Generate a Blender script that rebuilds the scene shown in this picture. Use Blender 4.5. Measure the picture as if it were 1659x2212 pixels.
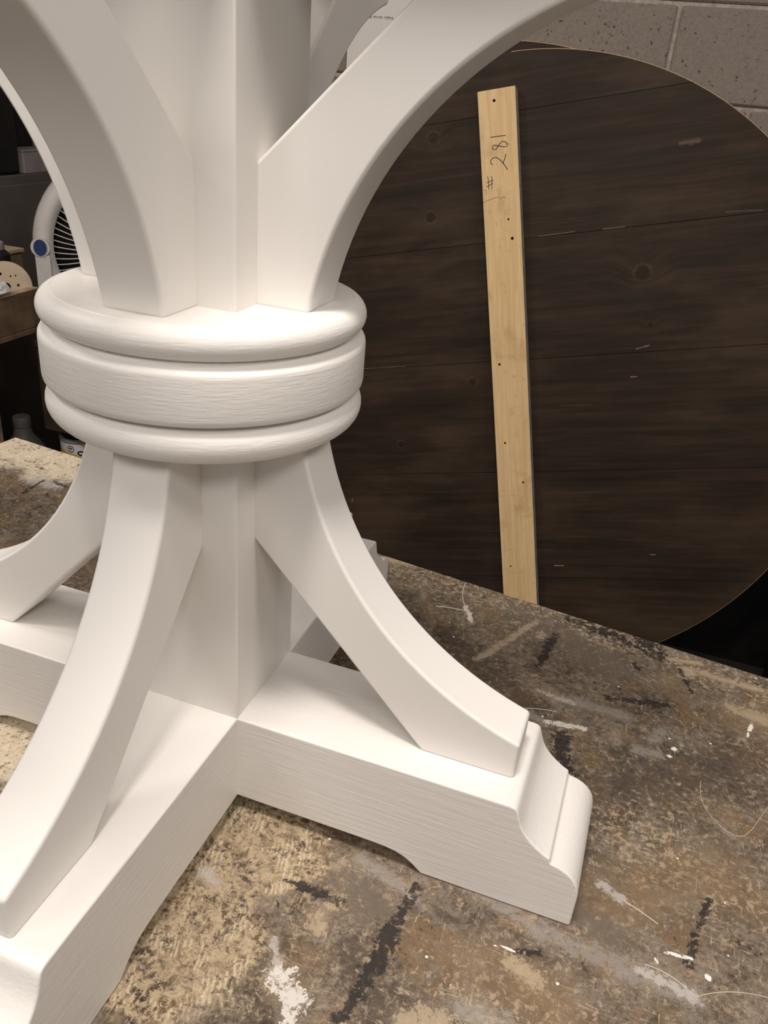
import bpy, bmesh, math, random
import numpy as np
from mathutils import Vector, Matrix
random.seed(7)
S = bpy.context.scene
COL = S.collection
for o in list(bpy.data.objects):
    bpy.data.objects.remove(o)

# ------------------------------------------------------------------ camera
cam_d = bpy.data.cameras.new('camera')
cam = bpy.data.objects.new('camera', cam_d); COL.objects.link(cam)
RT = Vector((0.9392311, 0.33402583, 0.07919399)); UP = Vector((-0.21989307, 0.40824749, 0.88599155))
FW = Vector((-0.26361331, 0.84956503, -0.4568887))
m = Matrix.Identity(4)
for i in range(3):
    m[i][0], m[i][1], m[i][2] = RT[i], UP[i], -FW[i]
m.translation = (0.26693518, -0.45048141, 0.50142945)
cam.matrix_world = m
cam_d.sensor_fit = 'VERTICAL'; cam_d.sensor_height = 24.0; cam_d.sensor_width = 18.0
cam_d.lens = 1770.263 / 2212 * 24.0
cam_d.clip_start = 0.01
S.camera = cam

# ------------------------------------------------------------------ world, lamps, exposure
w = bpy.data.worlds.new('world'); S.world = w; w.use_nodes = True
w.node_tree.nodes['Background'].inputs[0].default_value = (1.0, 0.92, 0.86, 1)
w.node_tree.nodes['Background'].inputs[1].default_value = 0.175
def area(name, loc, target, sx, sy, power, col):
    d = bpy.data.lights.new(name, 'AREA'); d.shape = 'RECTANGLE'; d.size = sx; d.size_y = sy
    d.energy = power; d.color = col
    o = bpy.data.objects.new(name, d); COL.objects.link(o); o.location = loc
    o.rotation_euler = (Vector(target) - Vector(loc)).to_track_quat('-Z', 'Y').to_euler()
    return o
WARM = (1.0, 0.92, 0.86)
area('lamp_or_fill', (0.12, -0.42, 1.75), (0.05, -0.05, 0), 0.34, 0.24, 21.0, WARM)
area('lamp_or_fill', (-0.25, -1.75, 1.55), (0, 0, 0.3), 1.2, 0.3, 4.0, WARM)  # added front fill, for the shop lights behind the camera
area('lamp_or_fill', (0.9, -1.3, 1.5), (0, 0, 0.3), 0.6, 0.3, 8.5, WARM)  # added fill from front right, lifts the pedestal's side faces
area('lamp_or_fill', (-0.9, -1.3, 1.5), (0, 0, 0.3), 0.6, 0.3, 6.0, WARM)  # added fill from front left, strength fitted to the pedestal's brightness
area('lamp_or_fill', (-1.5, -0.2, 1.75), (0, 0, 0.1), 0.5, 0.3, 13.0, WARM)
area('lamp_or_fill', (1.5, -0.2, 1.75), (0, 0, 0.1), 0.5, 0.3, 8.5, WARM)  # added fill from the right, no known fixture there
S.view_settings.view_transform = 'Standard'; S.view_settings.look = 'None'
S.view_settings.gamma = 1.0; S.view_settings.use_curve_mapping = False
S.view_settings.exposure = 0.0

# ------------------------------------------------------------------ node helpers
class NT:
    def __init__(s, name, rough=0.6, spec=0.3):
        s.m = bpy.data.materials.new(name); s.m.use_nodes = True
        s.t = s.m.node_tree; s.b = s.t.nodes['Principled BSDF']
        s.b.inputs['Roughness'].default_value = rough
        s.b.inputs['Specular IOR Level'].default_value = spec
        s.obj = None; s.pos = None
    def n(s, typ, **kw):
        x = s.t.nodes.new(typ)
        for k, v in kw.items(): setattr(x, k, v)
        return x
    def link(s, a, b): s.t.links.new(a, b)
    def set(s, sock, v):
        if hasattr(v, 'is_output') or isinstance(v, bpy.types.NodeSocket): s.link(v, sock)
        else: sock.default_value = v
    def oc(s):
        if not s.obj: s.obj = s.n('ShaderNodeTexCoord').outputs['Object']
        return s.obj
    def wp(s):
        if not s.pos: s.pos = s.n('ShaderNodeNewGeometry').outputs['Position']
        return s.pos
    def map(s, v, scale=(1, 1, 1), rot=(0, 0, 0), loc=(0, 0, 0)):
        x = s.n('ShaderNodeMapping'); s.link(v, x.inputs[0])
        x.inputs['Scale'].default_value = scale; x.inputs['Rotation'].default_value = rot; x.inputs['Location'].default_value = loc
        return x.outputs[0]
    def noise(s, v, scale, detail=4, rough=0.55, dist=0.0):
        x = s.n('ShaderNodeTexNoise'); s.link(v, x.inputs['Vector'])
        x.inputs['Scale'].default_value = scale; x.inputs['Detail'].default_value = detail
        x.inputs['Roughness'].default_value = rough; x.inputs['Distortion'].default_value = dist
        return x.outputs['Fac']
    def math(s, op, a, b=0.0, c=0.0, clamp=False):
        x = s.n('ShaderNodeMath', operation=op, use_clamp=clamp)
        s.set(x.inputs[0], a); s.set(x.inputs[1], b); s.set(x.inputs[2], c)
        return x.outputs[0]
    def step(s, v, lo, hi, a=0.0, b=1.0):
        x = s.n('ShaderNodeMapRange', interpolation_type='SMOOTHSTEP')
        s.set(x.inputs[0], v); x.inputs[1].default_value = lo; x.inputs[2].default_value = hi
        x.inputs[3].default_value = a; x.inputs[4].default_value = b
        return x.outputs[0]
    def mix(s, f, a, b):
        x = s.n('ShaderNodeMix', data_type='RGBA')
        s.set(x.inputs[0], f)
        for k, v in ((6, a), (7, b)):
            if isinstance(v, tuple): x.inputs[k].default_value = (*v[:3], 1)
            else: s.link(v, x.inputs[k])
        return x.outputs[2]
    def ramp(s, v, stops):
        x = s.n('ShaderNodeValToRGB'); s.link(v, x.inputs[0]); cr = x.color_ramp
        while len(cr.elements) < len(stops): cr.elements.new(0.5)
        for e, (p, c) in zip(cr.elements, stops): e.position = p; e.color = (*c, 1)
        return x.outputs[0]
    def bump(s, h, strength=0.3, dist=0.001):
        x = s.n('ShaderNodeBump'); s.link(h, x.inputs['Height'])
        x.inputs['Strength'].default_value = strength; x.inputs['Distance'].default_value = dist
        s.link(x.outputs[0], s.b.inputs['Normal'])
    def col(s, c):
        if isinstance(c, tuple): s.b.inputs['Base Color'].default_value = (*c[:3], 1)
        else: s.link(c, s.b.inputs['Base Color'])
        return s.m
    def dist(s, v, p, q):
        """distance from v to the flat segment p-q"""
        P = Vector((p[0], p[1], 0)); D = Vector((q[0] - p[0], q[1] - p[1], 0)); L2 = max(D.length_squared, 1e-8)
        a = s.n('ShaderNodeVectorMath', operation='SUBTRACT'); s.link(v, a.inputs[0]); a.inputs[1].default_value = P
        d = s.n('ShaderNodeVectorMath', operation='DOT_PRODUCT'); s.link(a.outputs[0], d.inputs[0]); d.inputs[1].default_value = D / L2
        h = s.math('ADD', d.outputs['Value'], 0.0, clamp=True)
        sc = s.n('ShaderNodeVectorMath', operation='SCALE'); sc.inputs[0].default_value = D; s.link(h, sc.inputs['Scale'])
        e = s.n('ShaderNodeVectorMath', operation='DISTANCE'); s.link(a.outputs[0], e.inputs[0]); s.link(sc.outputs[0], e.inputs[1])
        return e.outputs['Value']

def plain(name, col, rough=0.6, spec=0.3, var=0.12, scale=30, bump=0.0):
    t = NT(name, rough, spec); f = t.noise(t.oc(), scale, 5)
    c = t.mix(t.step(f, 0.3, 0.7), tuple(x * (1 - var) for x in col), tuple(min(1, x * (1 + var)) for x in col))
    if bump: t.bump(f, bump, 0.001)
    return t.col(c)

# ------------------------------------------------------------------ materials
def white_paint(name, scale, strength):
    t = NT(name, 0.42, 0.35)
    v = t.oc()
    f = t.noise(t.map(v, scale), 1.0, 5, 0.6)
    lump = t.noise(v, 60, 3)
    h = t.math('ADD', t.math('MULTIPLY', f, 1.0), t.math('MULTIPLY', lump, 0.35))
    t.bump(h, strength, 0.0006)
    big = t.noise(v, 9, 2)
    return t.col(t.mix(big, (0.80, 0.775, 0.735), (0.84, 0.815, 0.775)))
M_PAINT_X = white_paint('white_paint_lengthwise', (28, 300, 430), 0.48)
M_PAINT_Z = white_paint('white_paint_upright', (300, 300, 20), 0.12)
M_PAINT_R = white_paint('white_paint_ring', (75, 75, 800), 0.5)
M_PAINT_B = white_paint('white_paint_brace', (500, 200, 120), 0.14)

def stained_wood():
    t = NT('dark_stained_wood', 0.5, 0.12)
    v = t.oc()
    knots = [((0.3315, 0.2582), 0.020), ((-0.1128, 0.0147), 0.011), ((-0.178, 0.64), 0.015), ((-0.1988, 0.449), 0.014),
             ((0.3491, 0.1314), 0.008), ((-0.33, -0.15), 0.010)]
    field = None
    for c, r in knots:
        d = t.dist(v, c, (c[0] + 0.001, c[1]))
        g = t.math('MULTIPLY', t.step(d, r * 0.3, r * 4.5, 1, 0), r * 1.8)
        field = g if field is None else t.math('ADD', field, g)
    comb = t.n('ShaderNodeCombineXYZ'); t.link(field, comb.inputs[1])
    add = t.n('ShaderNodeVectorMath', operation='ADD'); t.link(v, add.inputs[0]); t.link(comb.outputs[0], add.inputs[1])
    vv = add.outputs[0]
    g1 = t.noise(t.map(vv, (2.2, 46, 46)), 1.0, 6, 0.65, 0.4)
    g2 = t.noise(t.map(vv, (9, 260, 260)), 1.0, 4, 0.6)
    bl = t.noise(t.map(v, (3, 7, 7)), 1.0, 4, 0.6)
    f = t.math('ADD', t.math('MULTIPLY', g1, 0.55), t.math('ADD', t.math('MULTIPLY', g2, 0.18), t.math('MULTIPLY', bl, 0.35)))
    c = t.ramp(f, [(0.36, (0.020, 0.014, 0.010)), (0.52, (0.034, 0.023, 0.016)), (0.66, (0.060, 0.039, 0.026)), (0.82, (0.11, 0.072, 0.045))])
    c = t.mix(t.step(t.noise(t.map(v, (1.4, 3.5, 3), loc=(2, 5, 1)), 1.6, 4, 0.6), 0.46, 0.68, 0, 0.5), c, (0.095, 0.062, 0.038))  # lighter brown bloom: lamp light put into the wood colour as noise
    # fine light scuffs along the grain
    sc = t.noise(t.map(v, (14, 420, 420)), 1.0, 2, 0.5)
    sm = t.math('MULTIPLY', t.step(sc, 0.70, 0.76), t.step(bl, 0.50, 0.62))
    c = t.mix(t.math('MULTIPLY', sm, 0.45), c, (0.26, 0.19, 0.125))
    for cpos, r in knots:
        d = t.dist(v, cpos, (cpos[0] + 0.001, cpos[1]))
        dn = t.math('ADD', d, t.math('MULTIPLY', t.math('SUBTRACT', t.noise(v, 90, 2), 0.5), r * 0.5))
        ring = t.math('MULTIPLY', t.step(dn, r * 0.85, r * 1.02), t.step(dn, r * 1.05, r * 1.35, 1, 0))
        c = t.mix(t.step(dn, r * 0.55, r * 1.15, 0.6, 0), c, (0.020, 0.014, 0.010))
        c = t.mix(t.math('MULTIPLY', t.math('MULTIPLY', ring, t.step(g1, 0.4, 0.6)), 0.35), c, (0.13, 0.085, 0.05))
    marks = [((0.42, 0.545), (0.46, 0.545), 0.006, 0.3), ((0.315, 0.0743), (0.345, 0.0816), 0.0022, 0.6), ((0.08, 0.372), (0.17, 0.374), 0.0016, 0.4),
             ((0.24, 0.372), (0.29, 0.372), 0.002, 0.4), ((-0.42, 0.068), (-0.30, 0.068), 0.0015, 0.35), ((0.09, -0.505), (0.115, -0.505), 0.0018, 0.8),
             ((0.30, 0.005), (0.315, 0.005), 0.0018, 0.7), ((0.345, -0.47), (0.358, -0.47), 0.0016, 0.8), ((-0.496, -0.318), (-0.494, -0.308), 0.0016, 0.8),
             ((0.52, 0.38), (0.60, 0.375), 0.002, 0.25), ((0.12, -0.06), (0.20, -0.062), 0.0012, 0.2)]
    nz = t.noise(t.map(v, (60, 400, 400)), 1.0, 3)
    for p, q, r, a in marks:
        d = t.math('ADD', t.dist(v, p, q), t.math('MULTIPLY', t.math('SUBTRACT', nz, 0.5), r * 2.2))
        c = t.mix(t.step(d, r * 0.5, r, a, 0), c, (0.30, 0.225, 0.16))
    t.bump(g2, 0.15, 0.0006)
    t.link(t.step(bl, 0.3, 0.7, 0.48, 0.62), t.b.inputs['Roughness'])
    return t.col(c)
M_STAIN = stained_wood()

def pine(name, a, b, dark):
    t = NT(name, 0.6, 0.25); v = t.oc()
    g = t.noise(t.map(v, (95, 5, 60)), 1.0, 5, 0.6, 0.6)
    m1 = t.noise(t.map(v, (14, 11, 14)), 1.0, 4, 0.55, 0.5)
    c = t.mix(t.step(g, 0.3, 0.72), a, b)
    c = t.mix(t.step(m1, 0.54, 0.74, 0, 0.5), c, dark)
    cr = t.noise(t.map(v, (26, 48, 26)), 1.0, 3, 0.5, 1.2)
    c = t.mix(t.step(cr, 0.62, 0.72, 0, 0.4), c, dark)
    return t, v, c
def batten_mat():
    t, v, c = pine('yellow_pine', (0.78, 0.525, 0.25), (0.90, 0.655, 0.355), (0.56, 0.35, 0.145))
    for p, q, r, col, a in [((-0.0097, 0.4545), (-0.0097, 0.4545), 0.0068, (0.25, 0.15, 0.065), 0.85), ((-0.0269, -0.1319), (-0.0269, -0.1319), 0.0075, (0.20, 0.155, 0.10), 0.85),
                            ((-0.006, 0.44), (-0.004, 0.37), 0.008, (0.72, 0.54, 0.32), 0.6), ((0.046, -0.13), (0.046, -0.21), 0.005, (0.10, 0.075, 0.05), 0.7)]:
        d = t.math('ADD', t.dist(v, p, (q[0] + 1e-3, q[1])), t.math('MULTIPLY', t.math('SUBTRACT', t.noise(v, 150, 2), 0.5), r))
        c = t.mix(t.step(d, r * 0.6, r * 1.1, a, 0), c, col)
    return t.col(c)
M_BATTEN = batten_mat()
M_BATTEN_EDGE = plain('weathered_pine_edge', (0.36, 0.33, 0.30), 0.7, 0.2, 0.2, 40)
_t, _v, _c = pine('raw_pine_rim', (0.46, 0.32, 0.18), (0.58, 0.42, 0.25), (0.45, 0.30, 0.16)); M_RIM = _t.col(_c)

def block_mat():
    t = NT('concrete_block', 0.95, 0.1); v = t.oc()
    oi = t.n('ShaderNodeObjectInfo')
    off = t.n('ShaderNodeVectorMath', operation='ADD'); t.link(v, off.inputs[0])
    rv = t.n('ShaderNodeVectorMath', operation='SCALE'); rv.inputs[0].default_value = (7, 3, 5); t.link(oi.outputs['Random'], rv.inputs['Scale']); t.link(rv.outputs[0], off.inputs[1])
    v = off.outputs[0]
    f1 = t.noise(v, 160, 4, 0.7); f2 = t.noise(v, 9, 4, 0.6); pore = t.noise(v, 95, 3, 0.6)
    c = t.mix(t.step(f1, 0.25, 0.75), (0.215, 0.187, 0.160), (0.33, 0.288, 0.247))
    c = t.mix(t.step(f2, 0.3, 0.7, 0, 0.5), c, (0.30, 0.255, 0.21))
    c = t.mix(t.step(oi.outputs['Random'], 0, 1, 0, 0.35), c, (0.225, 0.195, 0.175))
    c = t.mix(t.step(pore, 0.645, 0.70, 0, 0.85), c, (0.075, 0.062, 0.05))
    h = t.math('SUBTRACT', f1, t.step(pore, 0.62, 0.72))
    t.bump(h, 0.7, 0.003)
    return t.col(c)
M_BLOCK = block_mat()
M_MORTAR = plain('mortar', (0.42, 0.37, 0.315), 0.95, 0.1, 0.2, 60, 0.4)

# bench marks: class -> colour, strength, raggedness, softness; then segments (x0, y0, x1, y1, half-width) in metres
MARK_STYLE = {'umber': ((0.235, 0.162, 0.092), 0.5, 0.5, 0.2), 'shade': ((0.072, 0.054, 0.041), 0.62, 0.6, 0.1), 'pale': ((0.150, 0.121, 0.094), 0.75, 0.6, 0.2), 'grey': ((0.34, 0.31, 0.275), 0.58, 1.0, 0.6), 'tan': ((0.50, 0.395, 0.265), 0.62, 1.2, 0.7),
              'lilac': ((0.50, 0.46, 0.43), 0.75, 0.9, 0.6), 'black': ((0.026, 0.023, 0.023), 0.88, 1.0, 0.7), 'white': ((0.70, 0.66, 0.60), 0.9, 1.1, 0.7), 'dot': ((0.84, 0.81, 0.75), 1.0, 0.2, 0.7)}
MARKS = {
 'zone_tan': [(-0.02, -0.22, 0.075, -0.07, 0.068), (0.05, -0.175, 0.085, -0.155, 0.05), (0.10, -0.075, 0.115, -0.072, 0.020)],
 'zone_cream': [(-0.60, 0.42, -0.44, 0.415, 0.075), (-0.19, -0.05, -0.145, -0.06, 0.05)],
 'zone_right': [(0.40, 0.31, 0.46, 0.30, 0.06), (0.34, 0.05, 0.40, 0.03, 0.055), (0.26, -0.115, 0.30, -0.12, 0.05), (0.03, 0.36, 0.45, 0.31, 0.050), (0.44, 0.25, 0.47, 0.24, 0.03)],
 'umber': [(0.315, -0.02, 0.40, 0.045, 0.040), (0.245, -0.10, 0.30, -0.10, 0.030), (0.42, 0.24, 0.47, 0.23, 0.035), (0.355, 0.27, 0.37, 0.255, 0.018)],
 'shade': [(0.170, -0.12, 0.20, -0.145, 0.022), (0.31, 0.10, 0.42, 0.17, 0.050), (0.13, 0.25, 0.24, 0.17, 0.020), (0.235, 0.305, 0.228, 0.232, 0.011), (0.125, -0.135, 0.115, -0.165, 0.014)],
 'pale': [(0.148, -0.073, 0.18, -0.085, 0.022), (0.20, 0.32, 0.30, 0.27, 0.03), (0.30, -0.03, 0.33, -0.04, 0.016)],
 'grey': [(0.215, -0.035, 0.275, -0.052, 0.007), (0.28, -0.055, 0.384, -0.064, 0.008), (0.251, 0.197, 0.318, 0.199, 0.006), (0.232, 0.163, 0.25, 0.157, 0.005), (0.149, -0.050, 0.176, -0.057, 0.0055), (0.181, -0.058, 0.195, -0.066, 0.0045), (0.252, -0.128, 0.275, -0.135, 0.011), (0.345, 0.176, 0.352, 0.19, 0.006), (0.332, 0.156, 0.350, 0.158, 0.006)],
 'tan': [(0.412, 0.405, 0.456, 0.398, 0.006), (0.355, 0.310, 0.385, 0.317, 0.003), (0.366, 0.286, 0.392, 0.304, 0.003), (0.37, 0.300, 0.442, 0.297, 0.004), (0.415, 0.255, 0.447, 0.248, 0.008), (0.023, 0.369, 0.056, 0.371, 0.006),
         (0.214, 0.318, 0.178, 0.235, 0.0036), (0.17, 0.222, 0.186, 0.259, 0.0042), (0.222, 0.29, 0.224, 0.296, 0.005), (0.1385, -0.105, 0.1415, -0.112, 0.0062), (0.146, -0.086, 0.143, -0.094, 0.0045), (0.270, -0.086, 0.285, -0.092, 0.006), (0.235, -0.16, 0.262, -0.15, 0.006), (0.215, -0.15, 0.235, -0.14, 0.007)],
 'lilac': [(0.119, -0.132, 0.134, -0.154, 0.0036), (0.35, -0.058, 0.385, -0.064, 0.004), (0.235, 0.200, 0.271, 0.195, 0.0032), (0.318, 0.0, 0.334, -0.008, 0.0048), (0.052, -0.104, 0.061, -0.108, 0.0055), (-0.472, 0.342, -0.437, 0.345, 0.013)],
 'black': [(0.193, -0.055, 0.188, -0.105, 0.0042), (0.188, -0.100, 0.185, -0.132, 0.0065), (0.185, -0.134, 0.178, -0.165, 0.0042), (0.394, 0.019, 0.387, -0.008, 0.0028), (0.385, -0.018, 0.380, -0.042, 0.0034), (0.236, 0.300, 0.230, 0.240, 0.0045), (0.266, 0.145, 0.277, 0.092, 0.008),
           (0.292, 0.330, 0.345, 0.306, 0.0036), (0.25, 0.336, 0.30, 0.329, 0.007), (0.322, 0.334, 0.343, 0.310, 0.0066), (0.33, 0.336, 0.35, 0.318, 0.005), (0.30, 0.218, 0.355, 0.232, 0.0034), (0.365, 0.297, 0.378, 0.262, 0.0020), (0.32, 0.285, 0.325, 0.279, 0.004),
           (0.109, -0.087, 0.148, -0.088, 0.0036), (-0.459, 0.307, -0.462, 0.350, 0.0024), (-0.445, 0.352, -0.425, 0.348, 0.0032), (0.270, -0.077, 0.284, -0.072, 0.0024)],
 'white': [(0.132, -0.153, 0.149, -0.164, 0.0070), (0.140, -0.145, 0.134, -0.155, 0.0026), (0.147, -0.170, 0.153, -0.178, 0.0045), (0.251, 0.158, 0.285, 0.164, 0.0030), (0.135, 0.31, 0.150, 0.282, 0.0025)],
 'dot': [(0.3635, 0.171, 0.3645, 0.172, 0.0028), (0.3595, 0.160, 0.361, 0.160, 0.0022), (0.392, -0.0455, 0.393, -0.046, 0.0024), (0.359, -0.045, 0.360, -0.048, 0.0014), (0.432, 0.236, 0.430, 0.228, 0.0022), (0.429, 0.224, 0.428, 0.217, 0.0014), (0.255, -0.078, 0.270, -0.077, 0.0013), (0.365, -0.038, 0.382, -0.036, 0.0015)],
}
# painted, scuffed workbench top: only colours that stay put, laid in bench coordinates (metres)
def bench_mat():
    t = NT('scuffed_bench_top', 0.62, 0.2); v = t.wp()
    big = t.noise(v, 8, 4, 0.65); mid = t.noise(v, 38, 6, 0.68, 0.7); fine = t.noise(v, 210, 6, 0.72, 0.5)
    vfine = t.noise(v, 620, 4, 0.65); chip = t.noise(t.map(v, loc=(2.2, 6.1, 0)), 120, 6, 0.75, 0.8)
    sx = t.noise(t.map(v, (45, 400, 1), (0, 0, 0.32)), 1.0, 5, 0.65, 0.6)
    sy = t.noise(t.map(v, (400, 45, 1), (0, 0, 0.25)), 1.0, 5, 0.65, 0.6)
    sd = t.noise(t.map(v, (300, 60, 1), (0, 0, -0.8)), 1.0, 5, 0.65, 0.5)
    sep = t.n('ShaderNodeSeparateXYZ'); t.link(v, sep.inputs[0])
    ph = t.math('ADD', t.math('MULTIPLY', sep.outputs[0], 1750), t.math('ADD', t.math('MULTIPLY', sep.outputs[1], 520), t.math('MULTIPLY', mid, 26)))
    ridge = t.math('MULTIPLY_ADD', t.math('SINE', ph), 0.5, 0.5)
    # zones of worn-off or built-up paint, and single marks, come as distance fields stored on the mesh
    wob = t.math('ADD', t.math('MULTIPLY', t.math('SUBTRACT', t.noise(v, 22, 4, 0.6), 0.5), 1.5), t.math('MULTIPLY', t.math('SUBTRACT', mid, 0.5), 1.0))
    def field(name): return t.n('ShaderNodeAttribute', attribute_name=name).outputs['Fac']
    def zone(name, soft, a): return t.step(t.math('ADD', field(name), wob), soft, 1.0, a, 0)
    tan = zone('zone_tan', 0.6, 1.0); cream = zone('zone_cream', 0.65, 1.0); right = zone('zone_right', 0.25, 0.65)
    # ground coats
    base = t.math('ADD', t.math('MULTIPLY', big, 0.22), t.math('ADD', t.math('MULTIPLY', mid, 0.36), t.math('MULTIPLY', fine, 0.42)))
    c = t.ramp(base, [(0.39, (0.046, 0.035, 0.026)), (0.455, (0.102, 0.078, 0.057)), (0.52, (0.178, 0.138, 0.101)), (0.60, (0.290, 0.232, 0.170))])
    rust = t.noise(t.map(v, loc=(3.1, 1.7, 0)), 24, 6, 0.7)
    c = t.mix(t.step(rust, 0.50, 0.62, 0, 0.65), c, (0.205, 0.132, 0.070))
    grey = t.noise(t.map(v, loc=(9.3, 4.1, 0)), 26, 7, 0.74, 0.6)
    c = t.mix(t.step(grey, 0.56, 0.61, 0, 0.5), c, (0.235, 0.204, 0.168))
    c = t.mix(t.step(vfine, 0.53, 0.66, 0, 0.6), c, (0.050, 0.039, 0.031))
    c = t.mix(t.math('MULTIPLY', t.step(chip, 0.565, 0.605), 0.7), c, (0.330, 0.257, 0.176))
    # tan flecks and scrapes, denser in the worn zones
    zz = t.math('MAXIMUM', t.math('MAXIMUM', tan, cream), right)
    def dens(nz, zone_, gain): return t.math('MULTIPLY_ADD', zone_, gain, nz)
    fl = t.math('ADD', t.math('MULTIPLY', fine, 0.6), t.math('MULTIPLY', chip, 0.4))
    c = t.mix(t.math('MULTIPLY', t.step(dens(fl, zz, 0.08), 0.565, 0.605), 0.85), c, (0.385, 0.295, 0.192))
    c = t.mix(t.math('MULTIPLY', t.step(dens(sx, zz, 0.07), 0.62, 0.68), 0.75), c, (0.40, 0.32, 0.22))
    c = t.mix(t.math('MULTIPLY', t.step(dens(sy, zz, 0.06), 0.645, 0.69), 0.75), c, (0.45, 0.36, 0.25))
    c = t.mix(t.math('MULTIPLY', t.step(dens(sd, tan, 0.08), 0.655, 0.70), 0.6), c, (0.50, 0.40, 0.27))
    tn = t.math('ADD', t.math('MULTIPLY', fine, 0.45), t.math('ADD', t.math('MULTIPLY', chip, 0.25), t.math('MULTIPLY', mid, 0.30)))
    comb = t.math('MULTIPLY', ridge, t.step(t.noise(t.map(v, loc=(4, 4, 0)), 34, 3), 0.48, 0.56))
    tcol = t.mix(t.step(t.math('ADD', t.math('MULTIPLY', chip, 0.6), t.math('MULTIPLY', vfine, 0.4)), 0.40, 0.58), (0.255, 0.185, 0.112), (0.50, 0.395, 0.258))
    tcol = t.mix(t.math('MULTIPLY', t.step(comb, 0.45, 0.8), 0.75), tcol, (0.66, 0.55, 0.385))
    c = t.mix(t.math('MULTIPLY', t.math('MULTIPLY', tan, t.step(tn, 0.44, 0.52)), 0.92), c, tcol)
    c = t.mix(t.math('MULTIPLY', cream, t.step(tn, 0.41, 0.50)), c, t.mix(t.step(chip, 0.35, 0.62), (0.74, 0.65, 0.49), (0.58, 0.485, 0.35)))
    # black specks and smudges
    bk = t.noise(t.map(v, (1, 1, 1), loc=(1.3, 7.7, 0)), 85, 7, 0.75, 0.5)
    bz = t.noise(t.map(v, (1, 1, 1), loc=(5.3, 2.7, 0)), 12, 2)
    c = t.mix(t.math('MULTIPLY', t.step(bk, 0.60, 0.63), t.step(bz, 0.45, 0.6, 0.2, 0.9)), c, (0.030, 0.026, 0.023))
    rag = t.math('SUBTRACT', t.math('ADD', t.math('MULTIPLY', chip, 0.40), t.math('ADD', t.math('MULTIPLY', fine, 0.42), t.math('MULTIPLY', mid, 0.18))), 0.5)
    holes = t.noise(t.map(v, loc=(7.7, 0.4, 0)), 150, 6, 0.75, 0.5)
    for cls, (col, a, rg, soft) in MARK_STYLE.items():
        d = t.math('MULTIPLY_ADD', rag, 10.5 * rg, field('mark_' + cls))
        mk = t.step(d, soft, 1.05, a, 0)
        if rg >= 0.85: mk = t.math('MULTIPLY', mk, t.step(holes, 0.36, 0.47, 0.15, 1.0))
        c = t.mix(mk, c, col)
    # tiny white paint spatter
    vo = t.n('ShaderNodeTexVoronoi', feature='F1'); t.link(v, vo.inputs['Vector']); vo.inputs['Scale'].default_value = 75
    sp = t.math('MULTIPLY', t.step(vo.outputs['Distance'], 0.07, 0.10, 1, 0), t.step(t.math('FRACT', t.math('MULTIPLY', vo.outputs['Color'], 7.13)), 0.80, 0.82))
    c = t.mix(sp, c, (0.75, 0.70, 0.62))
    h = t.math('ADD', t.math('MULTIPLY', fl, 0.6), t.math('ADD', t.math('MULTIPLY', sx, 0.3), t.math('MULTIPLY', t.math('MULTIPLY', comb, tan), 0.3)))
    t.bump(h, 0.45, 0.0012)
    t.link(t.step(mid, 0.3, 0.7, 0.5, 0.72), t.b.inputs['Roughness'])
    return t.col(c)
M_BENCH = bench_mat()
M_BENCH_SIDE = plain('dirty_bench_wood', (0.10, 0.075, 0.05), 0.7, 0.2, 0.3, 25)
M_FLOOR = plain('dark_concrete_floor', (0.045, 0.040, 0.036), 0.8, 0.2, 0.25, 6, 0.2)
M_DARKWALL = plain('dark_painted_block', (0.06, 0.053, 0.047), 0.9, 0.1, 0.15, 8)
M_INK = plain('marker_ink', (0.016, 0.015, 0.022), 0.5, 0.3, 0.1)
M_HOLE = plain('screw_hole_black', (0.012, 0.010, 0.009), 0.9, 0.1, 0.1)
M_GREYPL = plain('light_grey_plastic', (0.52, 0.49, 0.46), 0.4, 0.4, 0.03)
M_BLUE = plain('blue_plastic', (0.018, 0.035, 0.115), 0.45, 0.3, 0.05)
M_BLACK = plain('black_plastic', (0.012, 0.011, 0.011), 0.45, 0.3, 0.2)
M_SHELF = plain('brown_shelf_wood', (0.15, 0.098, 0.060), 0.7, 0.2, 0.25, 22, 0.2)
M_SHELFTOP = plain('worn_shelf_lip', (0.46, 0.34, 0.22), 0.7, 0.2, 0.2, 30)
M_DARKBROWN = plain('dark_brown_board', (0.055, 0.036, 0.025), 0.7, 0.2, 0.25, 14)
M_STEEL = plain('dark_grey_steel', (0.10, 0.088, 0.078), 0.5, 0.4, 0.12, 5)
M_CARD = plain('brown_cardboard', (0.22, 0.15, 0.092), 0.85, 0.15, 0.2, 18)
M_TAN = plain('tan_sandpaper', (0.62, 0.50, 0.365), 0.9, 0.15, 0.06, 12)
M_RAG = plain('white_paper', (0.75, 0.73, 0.72), 0.8, 0.2, 0.05)
M_SHEET = plain('white_sheet', (0.80, 0.76, 0.72), 0.6, 0.25, 0.02, 6)
M_GREYBOX = plain('grey_box', (0.26, 0.235, 0.225), 0.7, 0.2, 0.15, 12)
M_JUG = plain('grey_plastic_jug', (0.13, 0.118, 0.108), 0.5, 0.3, 0.15, 14)
M_CANLID = plain('tin', (0.30, 0.28, 0.26), 0.35, 0.5, 0.1)
M_STRAND = plain('dried_glue_strand', (0.66, 0.58, 0.46), 0.5, 0.3, 0.1)

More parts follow.
